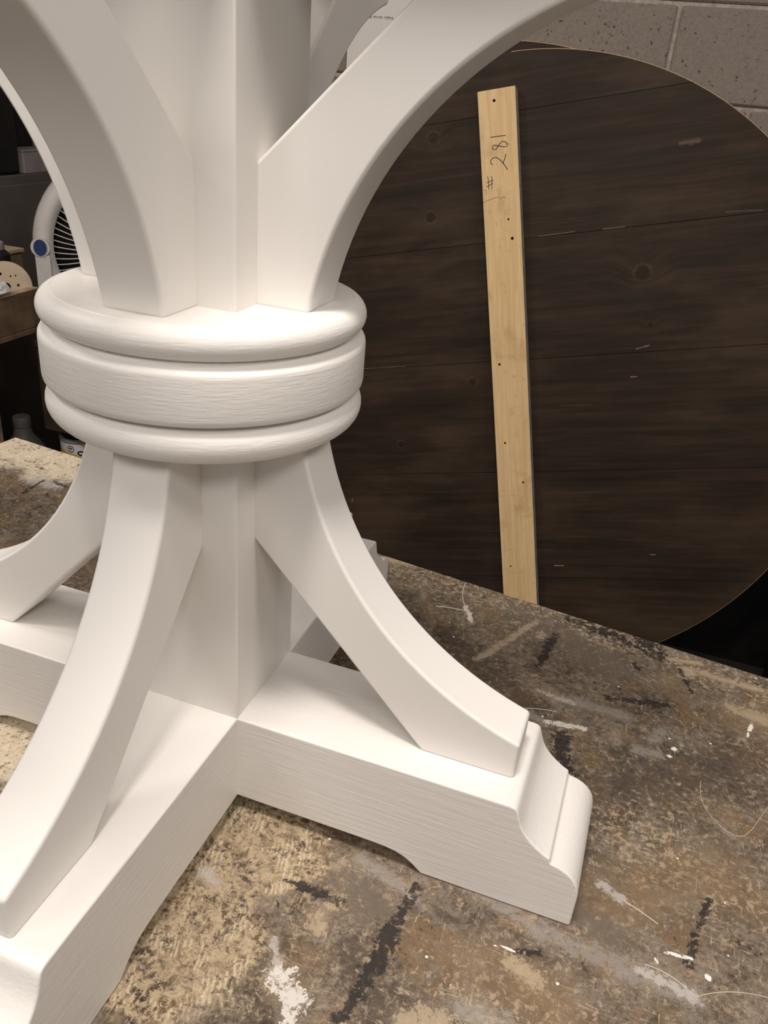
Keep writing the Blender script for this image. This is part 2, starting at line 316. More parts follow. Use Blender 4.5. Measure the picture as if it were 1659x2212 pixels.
# ------------------------------------------------------------------ object helpers
def link(name, me, mat, parent=None, loc=(0, 0, 0), rotz=0.0):
    o = bpy.data.objects.new(name, me); COL.objects.link(o)
    for q in (mat if isinstance(mat, (list, tuple)) else [mat]): me.materials.append(q)
    o.location = loc; o.rotation_euler = (0, 0, rotz)
    if parent: o.parent = parent
    return o
def from_bm(name, bm, mat, parent=None, loc=(0, 0, 0), rotz=0.0, smooth=None):
    bmesh.ops.recalc_face_normals(bm, faces=bm.faces)
    me = bpy.data.meshes.new(name); bm.to_mesh(me); bm.free()
    if smooth is not None:
        for p in me.polygons: p.use_smooth = True
        me.set_sharp_from_angle(angle=math.radians(smooth))
    return link(name, me, mat, parent, loc, rotz)
def bev(o, width, seg=3, ang=35):
    b = o.modifiers.new('bevel', 'BEVEL'); b.width = width; b.segments = seg; b.limit_method = 'ANGLE'
    b.angle_limit = math.radians(ang); b.harden_normals = True; b.miter_outer = 'MITER_ARC'
    for p in o.data.polygons: p.use_smooth = True
    return o
def tag(o, label, cat, group=None):
    o['label'] = label; o['category'] = cat
    if group: o['group'] = group
    return o
def thing(name, label, cat, loc=(0, 0, 0), group=None):
    o = bpy.data.objects.new(name, None); COL.objects.link(o); o.location = loc; o.empty_display_size = 0.05
    return tag(o, label, cat, group)
def struct(o): o['kind'] = 'structure'; return o
def box(bm, x0, x1, y0, y1, z0, z1, mi=0):
    v = [bm.verts.new(p) for p in ((x0, y0, z0), (x1, y0, z0), (x1, y1, z0), (x0, y1, z0), (x0, y0, z1), (x1, y0, z1), (x1, y1, z1), (x0, y1, z1))]
    for f in ((3, 2, 1, 0), (4, 5, 6, 7), (0, 1, 5, 4), (1, 2, 6, 5), (2, 3, 7, 6), (3, 0, 4, 7)):
        bm.faces.new([v[i] for i in f]).material_index = mi
def box_obj(name, dims, mat, parent=None, bw=0.002, **k):
    bm = bmesh.new(); box(bm, *dims); o = from_bm(name, bm, mat, parent, **k)
    return bev(o, bw, 2) if bw else o
def prism(poly, y0, y1):
    """extrude an (x,z) polygon along y"""
    bm = bmesh.new()
    a = [bm.verts.new((x, y0, z)) for x, z in poly]; b = [bm.verts.new((x, y1, z)) for x, z in poly]
    bm.faces.new(a); bm.faces.new(b[::-1]); n = len(poly)
    for i in range(n): bm.faces.new((a[i], b[i], b[(i + 1) % n], a[(i + 1) % n]))
    return bm
def lathe(prof, n=96):
    bm = bmesh.new(); rings = []
    for r, z in prof:
        if r < 1e-6: rings.append([bm.verts.new((0, 0, z))])
        else: rings.append([bm.verts.new((r * math.cos(2 * math.pi * i / n), r * math.sin(2 * math.pi * i / n), z)) for i in range(n)])
    for A, B in zip(rings, rings[1:]):
        for i in range(n):
            j = (i + 1) % n
            if len(A) == 1: bm.faces.new((A[0], B[i], B[j]))
            elif len(B) == 1: bm.faces.new((A[i], A[j], B[0]))
            else: bm.faces.new((A[i], A[j], B[j], B[i]))
    return bm
def tube(bm, pts, r, seg=6):
    pts = [Vector(p) for p in pts]; rings = []
    for i, p in enumerate(pts):
        d = (pts[min(i + 1, len(pts) - 1)] - pts[max(i - 1, 0)]).normalized()
        a = d.cross(Vector((0, 0, 1)));
        if a.length < 1e-3: a = d.cross(Vector((1, 0, 0)))
        a.normalize(); b = d.cross(a)
        rings.append([bm.verts.new(p + r * (math.cos(2 * math.pi * k / seg) * a + math.sin(2 * math.pi * k / seg) * b)) for k in range(seg)])
    for A, B in zip(rings, rings[1:]):
        for k in range(seg): bm.faces.new((A[k], A[(k + 1) % seg], B[(k + 1) % seg], B[k]))
    bm.faces.new(rings[0][::-1]); bm.faces.new(rings[-1])
def ribbon(bm, pts, wd, z0, z1):
    """flat stroke of rounded width wd lying in the xy plane between heights z0, z1"""
    pts = [Vector((p[0], p[1])) for p in pts]; L = []; Rr = []
    for i, p in enumerate(pts):
        d = (pts[min(i + 1, len(pts) - 1)] - pts[max(i - 1, 0)]).normalized(); nn = Vector((-d.y, d.x)) * wd / 2
        L.append(p + nn); Rr.append(p - nn)
    P = L + Rr[::-1]; n = len(L)
    lo = [bm.verts.new((q.x, q.y, z0)) for q in P]; hi = [bm.verts.new((q.x, q.y, z1)) for q in P]; N = len(P)
    for i in range(n - 1): bm.faces.new((hi[i], hi[i + 1], hi[N - 2 - i], hi[N - 1 - i]))
    for i in range(N): bm.faces.new((lo[i], lo[(i + 1) % N], hi[(i + 1) % N], hi[i]))

# ------------------------------------------------------------------ setting: floor, walls of concrete block
FZ = -0.955
bm = bmesh.new(); box(bm, -2.1, 2.6, -1.9, 2.1, FZ - 0.1, FZ); struct(from_bm('floor', bm, M_FLOOR))
bm = bmesh.new(); box(bm, -2.1, 2.6, 1.868, 2.06, FZ, 1.75); WB = struct(from_bm('wall_back', bm, M_MORTAR))
BH, BL, J = 0.2032, 0.4064, 0.0095
bm = bmesh.new(); box(bm, -(BL - J) / 2, (BL - J) / 2, 0, 0.03, 0, BH - J); blk = bmesh.new()
bmesh.ops.bevel(bm, geom=bm.edges[:], offset=0.004, segments=1, affect='EDGES'); blk.free()
bme = bpy.data.meshes.new('concrete_block'); bm.to_mesh(bme); bm.free(); bme.materials.append(M_BLOCK)
zrow = 0.529 + J / 2                       # a bed joint seen in the photo
rows = [zrow + k * BH for k in range(-7, 6)]
for ri, z in enumerate(rows):
    k = ri - 7
    xoff = 0.154 + (0 if k % 2 == 0 else BL / 2)
    for c in range(-6, 6):
        xc = xoff + (c + 0.5) * BL
        if xc < -2.05 or xc > 2.5: continue
        o = bpy.data.objects.new('concrete_block', bme); COL.objects.link(o); o.parent = WB
        o.location = (xc, 1.8595 + random.uniform(-0.0012, 0.0012), z); o.rotation_euler = (0, random.uniform(-0.002, 0.002), 0)
bm = bmesh.new(); box(bm, -2.12, -2.02, -1.9, 1.86, FZ, 1.75); struct(from_bm('wall_left', bm, M_DARKWALL))

# ------------------------------------------------------------------ workbench
e1 = Vector((0.99286, -0.1193)); e2 = Vector((-0.1193, -0.99286)); P0 = Vector((-0.5945, 0.449))
def bpt(a, b): q = P0 + e1 * a + e2 * b; return (q.x, q.y)
wb = thing('workbench', 'scuffed paint-spattered workbench with a worn brown top under the white pedestal', 'workbench', (0.2, 0, FZ))
def bench_box(name, a0, a1, b0, b1, z0, z1, mat, bw=0.003):
    bm = bmesh.new(); q = [bpt(a0, b0), bpt(a1, b0), bpt(a1, b1), bpt(a0, b1)]
    lo = [bm.verts.new((x - 0.2, y, z0 - FZ)) for x, y in q]; hi = [bm.verts.new((x - 0.2, y, z1 - FZ)) for x, y in q]
    bm.faces.new(lo); bm.faces.new(hi)
    for i in range(4): bm.faces.new((lo[i], lo[(i + 1) % 4], hi[(i + 1) % 4], hi[i]))
    return bev(from_bm(name, bm, mat, wb), bw, 2)
def bench_top():
    st_ = 0.0025; ga = np.concatenate([np.arange(0, 1.3, st_), [1.45, 1.7, 2.0, 2.3]]); gb = np.concatenate([np.arange(0, 0.72, st_), [0.80]])
    NA, NB = len(ga), len(gb)
    Aa, Bb = np.meshgrid(ga, gb, indexing='ij')
    X = P0.x + e1.x * Aa + e2.x * Bb; Y = P0.y + e1.y * Aa + e2.y * Bb; Z = np.zeros_like(X)
    Z[:, 0] = -0.0016; Z[0, :] = -0.0016                          # worn, slightly rounded edges
    vs = np.stack([X - 0.2, Y, Z - FZ], -1).reshape(-1, 3)
    i = np.arange(NA - 1)[:, None] * NB + np.arange(NB - 1)[None, :]
    fs = np.stack([i, i + 1, i + NB + 1, i + NB], -1).reshape(-1, 4)
    n0 = len(vs); ring = [k * NB for k in range(NA)] + [(NA - 1) * NB + k for k in range(1, NB)] + [k * NB + NB - 1 for k in range(NA - 2, -1, -1)] + [k for k in range(NB - 2, 0, -1)]
    low = vs[ring].copy(); low[:, 2] = -0.045 - FZ
    R_ = len(ring); faces = fs.tolist() + [[ring[k], ring[(k + 1) % R_], n0 + (k + 1) % R_, n0 + k] for k in range(R_)] + [[n0 + k for k in range(R_)]]
    me = bpy.data.meshes.new('bench_top'); me.from_pydata(np.concatenate([vs, low]).tolist(), [], faces); me.update()
    px = np.concatenate([X.ravel(), low[:, 0] + 0.2]); py = np.concatenate([Y.ravel(), low[:, 1]])
    for nm, segs in MARKS.items():
        best = np.full(px.shape, 50.0)
        for x0, y0, x1, y1, rr in segs:
            dx, dy = x1 - x0, y1 - y0; h = np.clip(((px - x0) * dx + (py - y0) * dy) / (dx * dx + dy * dy), 0, 1)
            best = np.minimum(best, np.hypot(px - x0 - h * dx, py - y0 - h * dy) / rr)
        at = me.attributes.new(nm if nm.startswith('zone') else 'mark_' + nm, 'FLOAT', 'POINT'); at.data.foreach_set('value', best.astype(np.float32))
    return link('bench_top', me, M_BENCH, wb)
bench_top()
for a in (0.08, 2.13):
    for b in (0.06, 0.66): bench_box('leg', a, a + 0.09, b, b + 0.09, FZ, -0.045, M_BENCH_SIDE)
bench_box('apron', 0.17, 2.13, 0.075, 0.11, -0.16, -0.045, M_BENCH_SIDE); bench_box('apron', 0.17, 2.13, 0.70, 0.735, -0.16, -0.045, M_BENCH_SIDE)
def strand(pts, r):
    bm = bmesh.new(); tube(bm, [(x - 0.2, y, z - FZ) for x, y, z in pts], r, 5); from_bm('glue_strand', bm, M_STRAND, wb, smooth=60)
def arc3(p, q, s, n=14):
    p = Vector((*p, 0)); q = Vector((*q, 0)); d = q - p; nn = Vector((-d.y, d.x, 0))
    return [tuple(p + d * (i / n) + nn * s * 4 * (i / n) * (1 - i / n) + Vector((0, 0, 0.0003))) for i in range(n + 1)]
hair = [(0.387, 0.140), (0.3865, 0.125), (0.389, 0.112), (0.396, 0.100), (0.405, 0.092), (0.4135, 0.0885), (0.420, 0.091), (0.427, 0.102), (0.434, 0.118), (0.441, 0.134), (0.446, 0.146)]
strand([(x, y, 0.0003) for x, y in hair], 0.00020)
strand(arc3((0.384, -0.064), (0.432, -0.045), 0.08), 0.00028)
strand(arc3((0.352, -0.053), (0.384, -0.063), 0.10), 0.00032)
strand(arc3((0.123, 0.357), (0.141, 0.300), -0.08), 0.0005)
strand(arc3((0.105, 0.295), (0.146, 0.300), 0.06), 0.0006)
strand(arc3((0.229, 0.168), (0.258, 0.176), 0.05), 0.00035)
strand(arc3((0.334, -0.008), (0.359, -0.018), 0.02), 0.0004)

# ------------------------------------------------------------------ white table pedestal
A = 0.0445; HB = 0.0906; B2 = 0.0197
ped = thing('table_pedestal', 'large white painted wooden pedestal with four curved braces and round collar on the workbench', 'table base', (0, 0, 0.0002))
# feet
def arcpts(cx, cz, r, a0, a1, n): return [(cx + r * math.cos(math.radians(a0 + (a1 - a0) * i / n)), cz + r * math.sin(math.radians(a0 + (a1 - a0) * i / n))) for i in range(n + 1)]
foot_poly = [(A - 0.012, HB), (0.2455, HB), (0.2490, 0.0899), (0.2508, 0.0880), (0.2520, 0.0850), (0.2536, 0.0800), (0.2556, 0.0750), (0.2580, 0.0711), (0.2610, 0.0675), (0.2645, 0.0640), (0.2681, 0.0612), (0.2730, 0.0580), (0.2779, 0.0556),
             (0.2783, 0.0516), (0.2820, 0.0511), (0.2860, 0.0500), (0.2900, 0.0482), (0.2935, 0.0457), (0.2965, 0.0425), (0.2988, 0.0385), (0.3002, 0.0340), (0.3008, 0.0290),
             (0.3008, 0.0), (0.1925, 0.0), (0.1890, 0.0030), (0.1855, 0.0060), (0.1815, 0.0088), (0.1770, 0.0112), (0.1715, 0.0130), (0.1640, 0.0141), (0.15, 0.0146), (A - 0.012, 0.0146)]
def make_foot():
    bm = prism(foot_poly, -A, A)
    me = bpy.data.meshes.new('foot'); bmesh.ops.recalc_face_normals(bm, faces=bm.faces); bm.to_mesh(me); bm.free()
    return me
fm = make_foot(); fm.materials.append(M_PAINT_X)
for k in range(4):
    o = bpy.data.objects.new('foot', fm); COL.objects.link(o); o.parent = ped; o.rotation_euler = (0, 0, k * math.pi / 2)
    bev(o, 0.0016, 3, 30)
# post
bm = bmesh.new(); box(bm, -A, A, -A, A, 0.0146, 0.3075); bev(from_bm('post', bm, M_PAINT_Z, ped), 0.0014, 3)
bm = bmesh.new(); box(bm, -A, A, -A, A, 0.383, 0.684); bev(from_bm('post', bm, M_PAINT_Z, ped), 0.0014, 3)
# braces
def arc_z(cx, cz, r, z): return cx - math.sqrt(max(r * r - (z - cz) ** 2, 0))
def arc_x(cx, cz, r, x, s): return cz + s * math.sqrt(max(r * r - (x - cx) ** 2, 0))
lo = [(A - 0.002, 0.2263 + 0.002), (0.176, HB - 0.0008), (0.2425, HB - 0.0008)]
cx, cz, r = 0.31103, 0.34773, 0.23776
zend = arc_x(cx, cz, r, 0.2425, -1)
t0 = math.degrees(math.atan2(zend - cz, 0.2425 - cx)); t1 = math.degrees(math.atan2(0.3085 - cz, arc_z(cx, cz, r, 0.3085) - cx))
t0 %= 360; t1 %= 360
lo += arcpts(cx, cz, r, t0, t1, 26) + [(A - 0.002, 0.3085)]
lom = bpy.data.meshes.new('lower_brace'); bm = prism(lo, -B2, B2); bmesh.ops.recalc_face_normals(bm, faces=bm.faces); bm.to_mesh(lom); bm.free(); lom.materials.append(M_PAINT_B)
cx, cz, r = 0.29223, 0.34656, 0.21811; ZT = 0.5954
hi = [(A - 0.002, 0.4625 - 0.002), (A - 0.002, 0.3832)]
x1 = arc_z(cx, cz, r, 0.3832); xe = 0.2425; z1 = arc_x(cx, cz, r, xe, 1)
t0 = math.degrees(math.atan2(0.3832 - cz, x1 - cx)) % 360; t1 = math.degrees(math.atan2(z1 - cz, xe - cx)) % 360
hi += arcpts(cx, cz, r, t0, t1, 26) + [(xe, ZT), (A + (ZT - 0.4625) / 0.975, ZT)]
him = bpy.data.meshes.new('upper_brace'); bm = prism(hi, -B2, B2); bmesh.ops.recalc_face_normals(bm, faces=bm.faces); bm.to_mesh(him); bm.free(); him.materials.append(M_PAINT_B)
for nm, me in (('lower_brace', lom), ('upper_brace', him)):
    for k in range(4):
        o = bpy.data.objects.new(nm, me); COL.objects.link(o); o.parent = ped; o.rotation_euler = (0, 0, k * math.pi / 2)
        bev(o, 0.0026, 3, 28)
# cross arms that carry the table top, above the frame
arm = [(A, ZT - 0.001), (0.27, ZT - 0.001), (0.30, ZT + 0.03), (0.30, 0.684), (A, 0.684)]
arm_me = bpy.data.meshes.new('top_arm'); bm = prism(arm, -A, A); bmesh.ops.recalc_face_normals(bm, faces=bm.faces); bm.to_mesh(arm_me); bm.free(); arm_me.materials.append(M_PAINT_X)
TOP_ARMS = True
if TOP_ARMS:
    for k in range(4):
        o = bpy.data.objects.new('top_arm', arm_me); COL.objects.link(o); o.parent = ped; o.rotation_euler = (0, 0, k * math.pi / 2); bev(o, 0.002, 2)
# collar: lower ring, band, upper ring
def half_round(rc, zc, rm, a0, a1, n=14): return [(rc + rm * math.cos(math.radians(a0 + (a1 - a0) * i / n)), zc + rm * math.sin(math.radians(a0 + (a1 - a0) * i / n))) for i in range(n + 1)]
pr = [(0, 0.3055)] + half_round(0.0885, 0.3170, 0.0115, -90, 90) + [(0.0860, 0.3287), (0.0860, 0.3320), (0, 0.3320)]
from_bm('lower_ring', lathe(pr), M_PAINT_R, ped, smooth=40)
pr = [(0, 0.3296), (0.0960, 0.3296), (0.0985, 0.3302), (0.0998, 0.3320), (0.1003, 0.3345), (0.1003, 0.3570), (0.1000, 0.3590), (0.0992, 0.3604), (0.0978, 0.3612), (0.0955, 0.3622), (0.0930, 0.3640), (0.0910, 0.3660), (0, 0.3665)]
from_bm('collar_band', lathe(pr), M_PAINT_R, ped, smooth=40)
pr = [(0, 0.3652)] + half_round(0.0905, 0.3747, 0.0093, -90, 84) + [(0.0912, 0.3836), (0.0905, 0.3843), (0, 0.3843)]
from_bm('upper_ring', lathe(pr), M_PAINT_R, ped, smooth=40)

# ------------------------------------------------------------------ two round table tops leaning on the back wall
TH = math.radians(10); RD = 0.809
U3 = Vector((0.9733, 0.2296 * math.sin(TH), 0.2296 * math.cos(TH))); V3 = Vector((-0.2296, 0.9733 * math.sin(TH), 0.9733 * math.cos(TH))); N3 = Vector((0, -math.cos(TH), math.sin(TH)))
def lean_matrix(o):
    mm = Matrix.Identity(4)
    for i in range(3): mm[i][0], mm[i][1], mm[i][2] = U3[i], V3[i], N3[i]
    return Matrix.Translation(o) @ mm @ Matrix.Scale(0.989, 4)
def plank_mesh(v0, v1, R, th=0.034, ch=0.0019):
    v0 = max(v0, -R * 0.99999); v1 = min(v1, R * 0.99999)
    def outline(rr, g):
        a, b = max(v0 + g, -rr * 0.9999), min(v1 - g, rr * 0.9999)
        t0, t1 = math.asin(a / rr), math.asin(b / rr); n = max(10, int(abs(t1 - t0) * 40))
        right = [(rr * math.cos(t0 + (t1 - t0) * i / n), rr * math.sin(t0 + (t1 - t0) * i / n)) for i in range(n + 1)]
        return right, n
    bm = bmesh.new(); r1, n = outline(R, 0.0006); r2 = []
    for x, y in r1: s = (R - ch) / R; r2.append((x * s, min(max(y, v0 + 0.0006), v1 - 0.0006) if abs(y) < R * 0.98 else y * s))
    r2 = [(math.sqrt(max((R - ch) ** 2 - y * y, 1e-9)), y) for _, y in r2]
    full = lambda r: r + [(-x, y) for x, y in r[::-1]]
    F, O = full(r2), full(r1); N = len(F)
    vf = [bm.verts.new((x, y, 0)) for x, y in F]; vo = [bm.verts.new((x, y, -ch * 0.8)) for x, y in O]; vb = [bm.verts.new((x, y, -th)) for x, y in O]
    bm.faces.new(vf).material_index = 0; bm.faces.new(vb[::-1]).material_index = 0
    for i in range(N):
        j = (i + 1) % N; seam = (i == n or i == N - 1)
        bm.faces.new((vo[i], vo[j], vf[j], vf[i])).material_index = 0 if seam else 1
        bm.faces.new((vb[i], vb[j], vo[j], vo[i])).material_index = 0 if seam else 1
    bmesh.ops.remove_doubles(bm, verts=bm.verts, dist=1e-6)
    return bm
def round_top(label, o, R, seams, step):
    e = thing('round_table_top', label, 'table top'); e.matrix_world = lean_matrix(o)
    vs = [-R] + seams + [R]
    for i, (a, b) in enumerate(zip(vs, vs[1:])):
        from_bm('plank', plank_mesh(a, b, R), [M_STAIN, M_RIM], e, loc=(0, 0, -0.0004 * (i % 2)))
    return e
CP = Vector((0.26693518, -0.45048141, 0.50142945)); O1 = CP + (Vector((-0.06, 1.81 - RD * math.sin(TH), -0.173)) - CP) * 0.989
SE = [-0.540, -0.237, 0.066, 0.370, 0.673]
round_top('dark-stained round plank table top in front, with the yellow board leaning on it', O1, RD, SE, 1)
O2 = O1 + Vector((-0.13, 0, 0.0145)) - N3 * 0.0375
round_top('second dark round table top behind the front one, only its pale top rim showing', O2, RD + 0.004, SE, 1)

# ------------------------------------------------------------------ yellow pine board with handwriting
bat = thing('wooden_board', 'narrow yellow pine board with handwritten number leaning on the dark round table top', 'board')
bat.matrix_world = lean_matrix(O1)
bm = bmesh.new(); box(bm, -0.0502, 0.0437, -0.745, 0.722, 0.0006, 0.038)
for f in bm.faces:
    if abs(f.calc_center_median().x) > 0.04: f.material_index = 1
bev(from_bm('board', bm, [M_BATTEN, M_BATTEN_EDGE], bat), 0.0022, 2)
GL = [[(-0.0231, 0.6144), (-0.004, 0.6141), (0.0149, 0.6136)],
      [(-0.0122, 0.5842), (-0.019, 0.5866), (-0.0196, 0.5919), (-0.0141, 0.5955), (-0.0064, 0.5927), (0.0013, 0.5905), (0.0106, 0.588), (0.0168, 0.5883), (0.0189, 0.5929), (0.0142, 0.5991), (0.0065, 0.6013), (0.0001, 0.5976), (-0.0059, 0.5906), (-0.0109, 0.5841)],
      [(-0.0196, 0.5509), (-0.0248, 0.5539), (-0.0247, 0.5612), (-0.0188, 0.5662), (-0.0109, 0.5666), (-0.0033, 0.5612), (0.0056, 0.5513), (0.0129, 0.5402), (0.0157, 0.534)],
      [(0.0049, 0.5494), (0.0098, 0.5595), (0.0138, 0.5714)],
      [(-0.0346, 0.5258), (-0.0329, 0.5093), (-0.0337, 0.494)], [(-0.0247, 0.5251), (-0.0243, 0.5097), (-0.0261, 0.4937)],
      [(-0.0389, 0.5101), (-0.0205, 0.5152)], [(-0.0388, 0.5006), (-0.0225, 0.508)]]
bm = bmesh.new()
for k, g in enumerate(GL): ribbon(bm, g, 0.0019 if k < 4 else 0.0015, 0.0375, 0.03815 + 0.00002 * k)
from_bm('handwriting', bm, M_INK, bat)
bm = bmesh.new()
ribbon(bm, [(-0.0495, 0.4648), (-0.0367, 0.4688), (-0.0167, 0.4732), (-0.0103, 0.4742), (-0.0048, 0.4688), (0.0023, 0.4727), (0.0085, 0.4696)], 0.0009, 0.0375, 0.0381)
ribbon(bm, [(-0.0485, 0.4951), (-0.0386, 0.4922), (-0.0408, 0.4821)], 0.0008, 0.0375, 0.0381)
from_bm('crack', bm, M_DARKBROWN, bat)
for (u, v_), rr in (((-0.0094, 0.696), 0.0036), ((0.02, 0.3715), 0.0038), ((0.0124, 0.4182), 0.0026), ((-0.0284, 0.06), 0.0032), ((-0.024, -0.1496), 0.0028), ((0.0198, -0.2585), 0.0028), ((-0.0254, -0.4969), 0.0022)):
    bm = bmesh.new(); bmesh.ops.create_cone(bm, cap_ends=True, segments=12, radius1=rr, radius2=rr, depth=0.002)
    from_bm('screw_hole', bm, M_HOLE, bat, loc=(u, v_, 0.0372))

# ------------------------------------------------------------------ white sheet on the wall
sh = thing('wall_sheet', 'white printed sheet fixed to the block wall behind the pedestal', 'sign', (-0.48, 1.856, 0.42))
box_obj('sheet', (-0.183, 0.16, -0.004, 0.001, 0, 0.62), M_SHEET, sh, 0.001)
bm = bmesh.new(); x = -0.152
for word in (3, 4, 6, 6):
    for c in range(word):
        hh = random.choice((0.0052, 0.0052, 0.0075)); s = random.choice((0, 0.001))
        box(bm, x, x + 0.0011, -0.0045, -0.0035, 0.2415 - s, 0.2415 + hh); box(bm, x + 0.0011, x + 0.0030, -0.0045, -0.0035, 0.2415 + random.choice((0, 0.0022, 0.0042)), 0.2415 + 0.0052); x += 0.0042
    x += 0.004
from_bm('printed_line', bm, plain('grey_print', (0.22, 0.21, 0.20), 0.7), sh)

# ------------------------------------------------------------------ things at the left: shelf unit, fan, and what stands there
su = thing('wooden_shelf', 'brown wooden shelf unit at left with worn pale front lip and painted post', 'shelf', (-1.19, 1.0, FZ))
def sb(name, x0, x1, y0, y1, z0, z1, mat, bw=0.002): return box_obj(name, (x0 + 1.19, x1 + 1.19, y0 - 1.0, y1 - 1.0, z0 - FZ, z1 - FZ), mat, su, bw)
sb('shelf_board', -1.90, -1.2085, 0.45, 1.21, -0.074, -0.055, M_SHELF, 0.003)
sb('shelf_board', -1.90, -1.29, 1.212, 1.34, -0.074, -0.055, M_SHELF, 0.003)
sb('front_rail', -1.208, -1.19, 0.45, 1.21, -0.093, -0.004, M_SHELF, 0.002)
sb('worn_lip', -1.210, -1.189, 0.45, 1.21, -0.0039, 0.0015, M_SHELFTOP, 0.002)
sb('bottom_strip', -1.212, -1.1885, 0.45, 1.21, -0.107, -0.0935, M_SHELF, 0.002)
sb('post', -1.250, -1.2125, 0.96, 1.055, FZ, -0.1075, plain('painted_post', (0.22, 0.15, 0.10), 0.8, 0.2, 0.35, 30), 0.003)
sb('lower_shelf', -1.90, -1.255, 0.45, 1.34, -0.72, -0.70, M_SHELF, 0.003)
sb('back_panel', -1.915, -1.902, 0.45, 1.34, FZ, -0.075, M_DARKBROWN, 0.001)
sb('side_panel', -1.90, -1.30, 0.45, 0.468, FZ, -0.075, M_DARKBROWN, 0.001)
def patch(y, z, ry, rz, mat, nm):
    bm = bmesh.new(); n = 14; vs = []
    for i in range(n):
        t = 2 * math.pi * i / n; q = random.uniform(0.6, 1.2); vs.append((y + ry * q * math.cos(t), z + rz * q * math.sin(t)))
    a = [bm.verts.new((-1.2118 + 1.19, yy - 1.0, zz - FZ)) for yy, zz in vs]; b = [bm.verts.new((-1.2128 + 1.19, yy - 1.0, zz - FZ)) for yy, zz in vs]
    bm.faces.new(a); bm.faces.new(b)
    for i in range(n): bm.faces.new((a[i], a[(i + 1) % n], b[(i + 1) % n], b[i]))
    from_bm(nm, bm, mat, su)
patch(1.018, -0.185, 0.026, 0.018, M_RAG, 'paint_patch'); patch(1.022, -0.218, 0.022, 0.010, M_TAN, 'paint_patch'); patch(1.004, -0.172, 0.008, 0.008, M_BLUE, 'paint_patch')

cab = thing('steel_cabinet', 'dark grey steel cabinet in the far left corner behind the fan', 'cabinet', (-1.8, 1.6, FZ))
box_obj('body', (-0.2, 0.18, -0.25, 0.25, 0.06, 1.145), M_STEEL, cab, 0.004)
box_obj('plinth', (-0.19, 0.16, -0.24, 0.24, 0, 0.06), M_BLACK, cab, 0.002)
box_obj('door', (0.18, 0.192, -0.245, 0.245, 0.07, 1.12), M_STEEL, cab, 0.003)
bc = thing('tool_case', 'black tool case standing on the grey steel cabinet at upper left', 'case', (-1.72, 1.545, 0.1905))
box_obj('case_body', (-0.13, 0.095, -0.19, 0.145, 0, 0.30), M_BLACK, bc, 0.012)
box_obj('case_lid', (-0.13, 0.095, -0.19, 0.145, 0.303, 0.40), M_BLACK, bc, 0.012)
for yy in (-0.1, 0.06): box_obj('latch', (0.095, 0.102, yy - 0.012, yy + 0.012, 0.27, 0.33), M_STEEL, bc, 0.001)
gb = thing('cardboard_carton', 'pale grey carton beside the black tool case on the steel cabinet', 'box', (-1.66, 1.752, 0.1905))
box_obj('carton', (-0.034, 0.035, -0.048, 0.085, 0, 0.060), M_GREYBOX, gb, 0.002)
box_obj('lid_flap', (-0.036, 0.037, -0.050, 0.087, 0.060, 0.066), M_GREYBOX, gb, 0.001)

bc2 = thing('storage_case', 'tall black case behind the pale grey carton on the steel cabinet', 'case', (-1.81, 1.765, 0.1905))
box_obj('case_body', (-0.09, 0.108, -0.062, 0.08, 0, 0.55), M_BLACK, bc2, 0.01)
box_obj('case_lid', (-0.09, 0.108, -0.062, 0.08, 0.552, 0.60), M_BLACK, bc2, 0.01)

cb = thing('cardboard_box', 'brown cardboard box with a pale top flap on the shelf behind the sanding disc', 'box', (-1.47, 1.30, -0.0548))
box_obj('box_body', (-0.16, 0.135, -0.02, 0.03, 0, 0.106), M_CARD, cb, 0.002)
box_obj('flap', (-0.165, 0.14, -0.024, 0.034, 0.1062, 0.115), M_SHELFTOP, cb, 0.001)
bt = thing('spray_can', 'black spray can with grey cap on the shelf at the left edge', 'can', (-1.325, 1.235, -0.0548))
from_bm('can_body', lathe([(0, 0), (0.026, 0), (0.028, 0.003), (0.028, 0.115), (0.020, 0.123), (0.012, 0.125), (0, 0.125)], 32), M_BLACK, bt, smooth=40)
from_bm('cap', lathe([(0, 0.1255), (0.016, 0.1255), (0.017, 0.128), (0.016, 0.143), (0.012, 0.146), (0, 0.146)], 24), M_GREYBOX, bt, smooth=40)

# sanding disc with holes
cu = bpy.data.curves.new('disc_outline', 'CURVE'); cu.dimensions = '2D'; cu.fill_mode = 'BOTH'; cu.extrude = 0.0009
def circ_spline(cx_, cy_, rr, n):
    s = cu.splines.new('POLY'); s.points.add(n - 1); s.use_cyclic_u = True
    for i in range(n): s.points[i].co = (cx_ + rr * math.cos(2 * math.pi * i / n), cy_ + rr * math.sin(2 * math.pi * i / n), 0, 1)
RS = 0.060
circ_spline(0, 0, RS, 64)
for hx, hy, hr in ((-0.26, 0.36, 0.0020), (-0.12, 0.38, 0.0036), (0.16, 0.30, 0.0022), (0.30, 0.31, 0.0022), (0.34, 0.03, 0.0036), (0.36, -0.25, 0.0022), (-0.44, 0.20, 0.0020), (-0.55, -0.10, 0.0030), (0.0, 0.0, 0.010)):
    circ_spline(hx * RS * 1.35, hy * RS * 1.35, hr, 16)
tmp = bpy.data.objects.new('tmp', cu); COL.objects.link(tmp)
dg = bpy.context.evaluated_depsgraph_get(); me = bpy.data.meshes.new_from_object(tmp.evaluated_get(dg)); bpy.data.objects.remove(tmp)
me.name = 'sanding_disc'
sd = link('sanding_disc', me, M_TAN); tag(sd, 'tan round sanding disc with small holes standing on the shelf lip by the fan', 'sanding disc')
sd.location = (-1.234, 1.152, 0.0055); sd.rotation_euler = (math.radians(84), 0, math.radians(56))
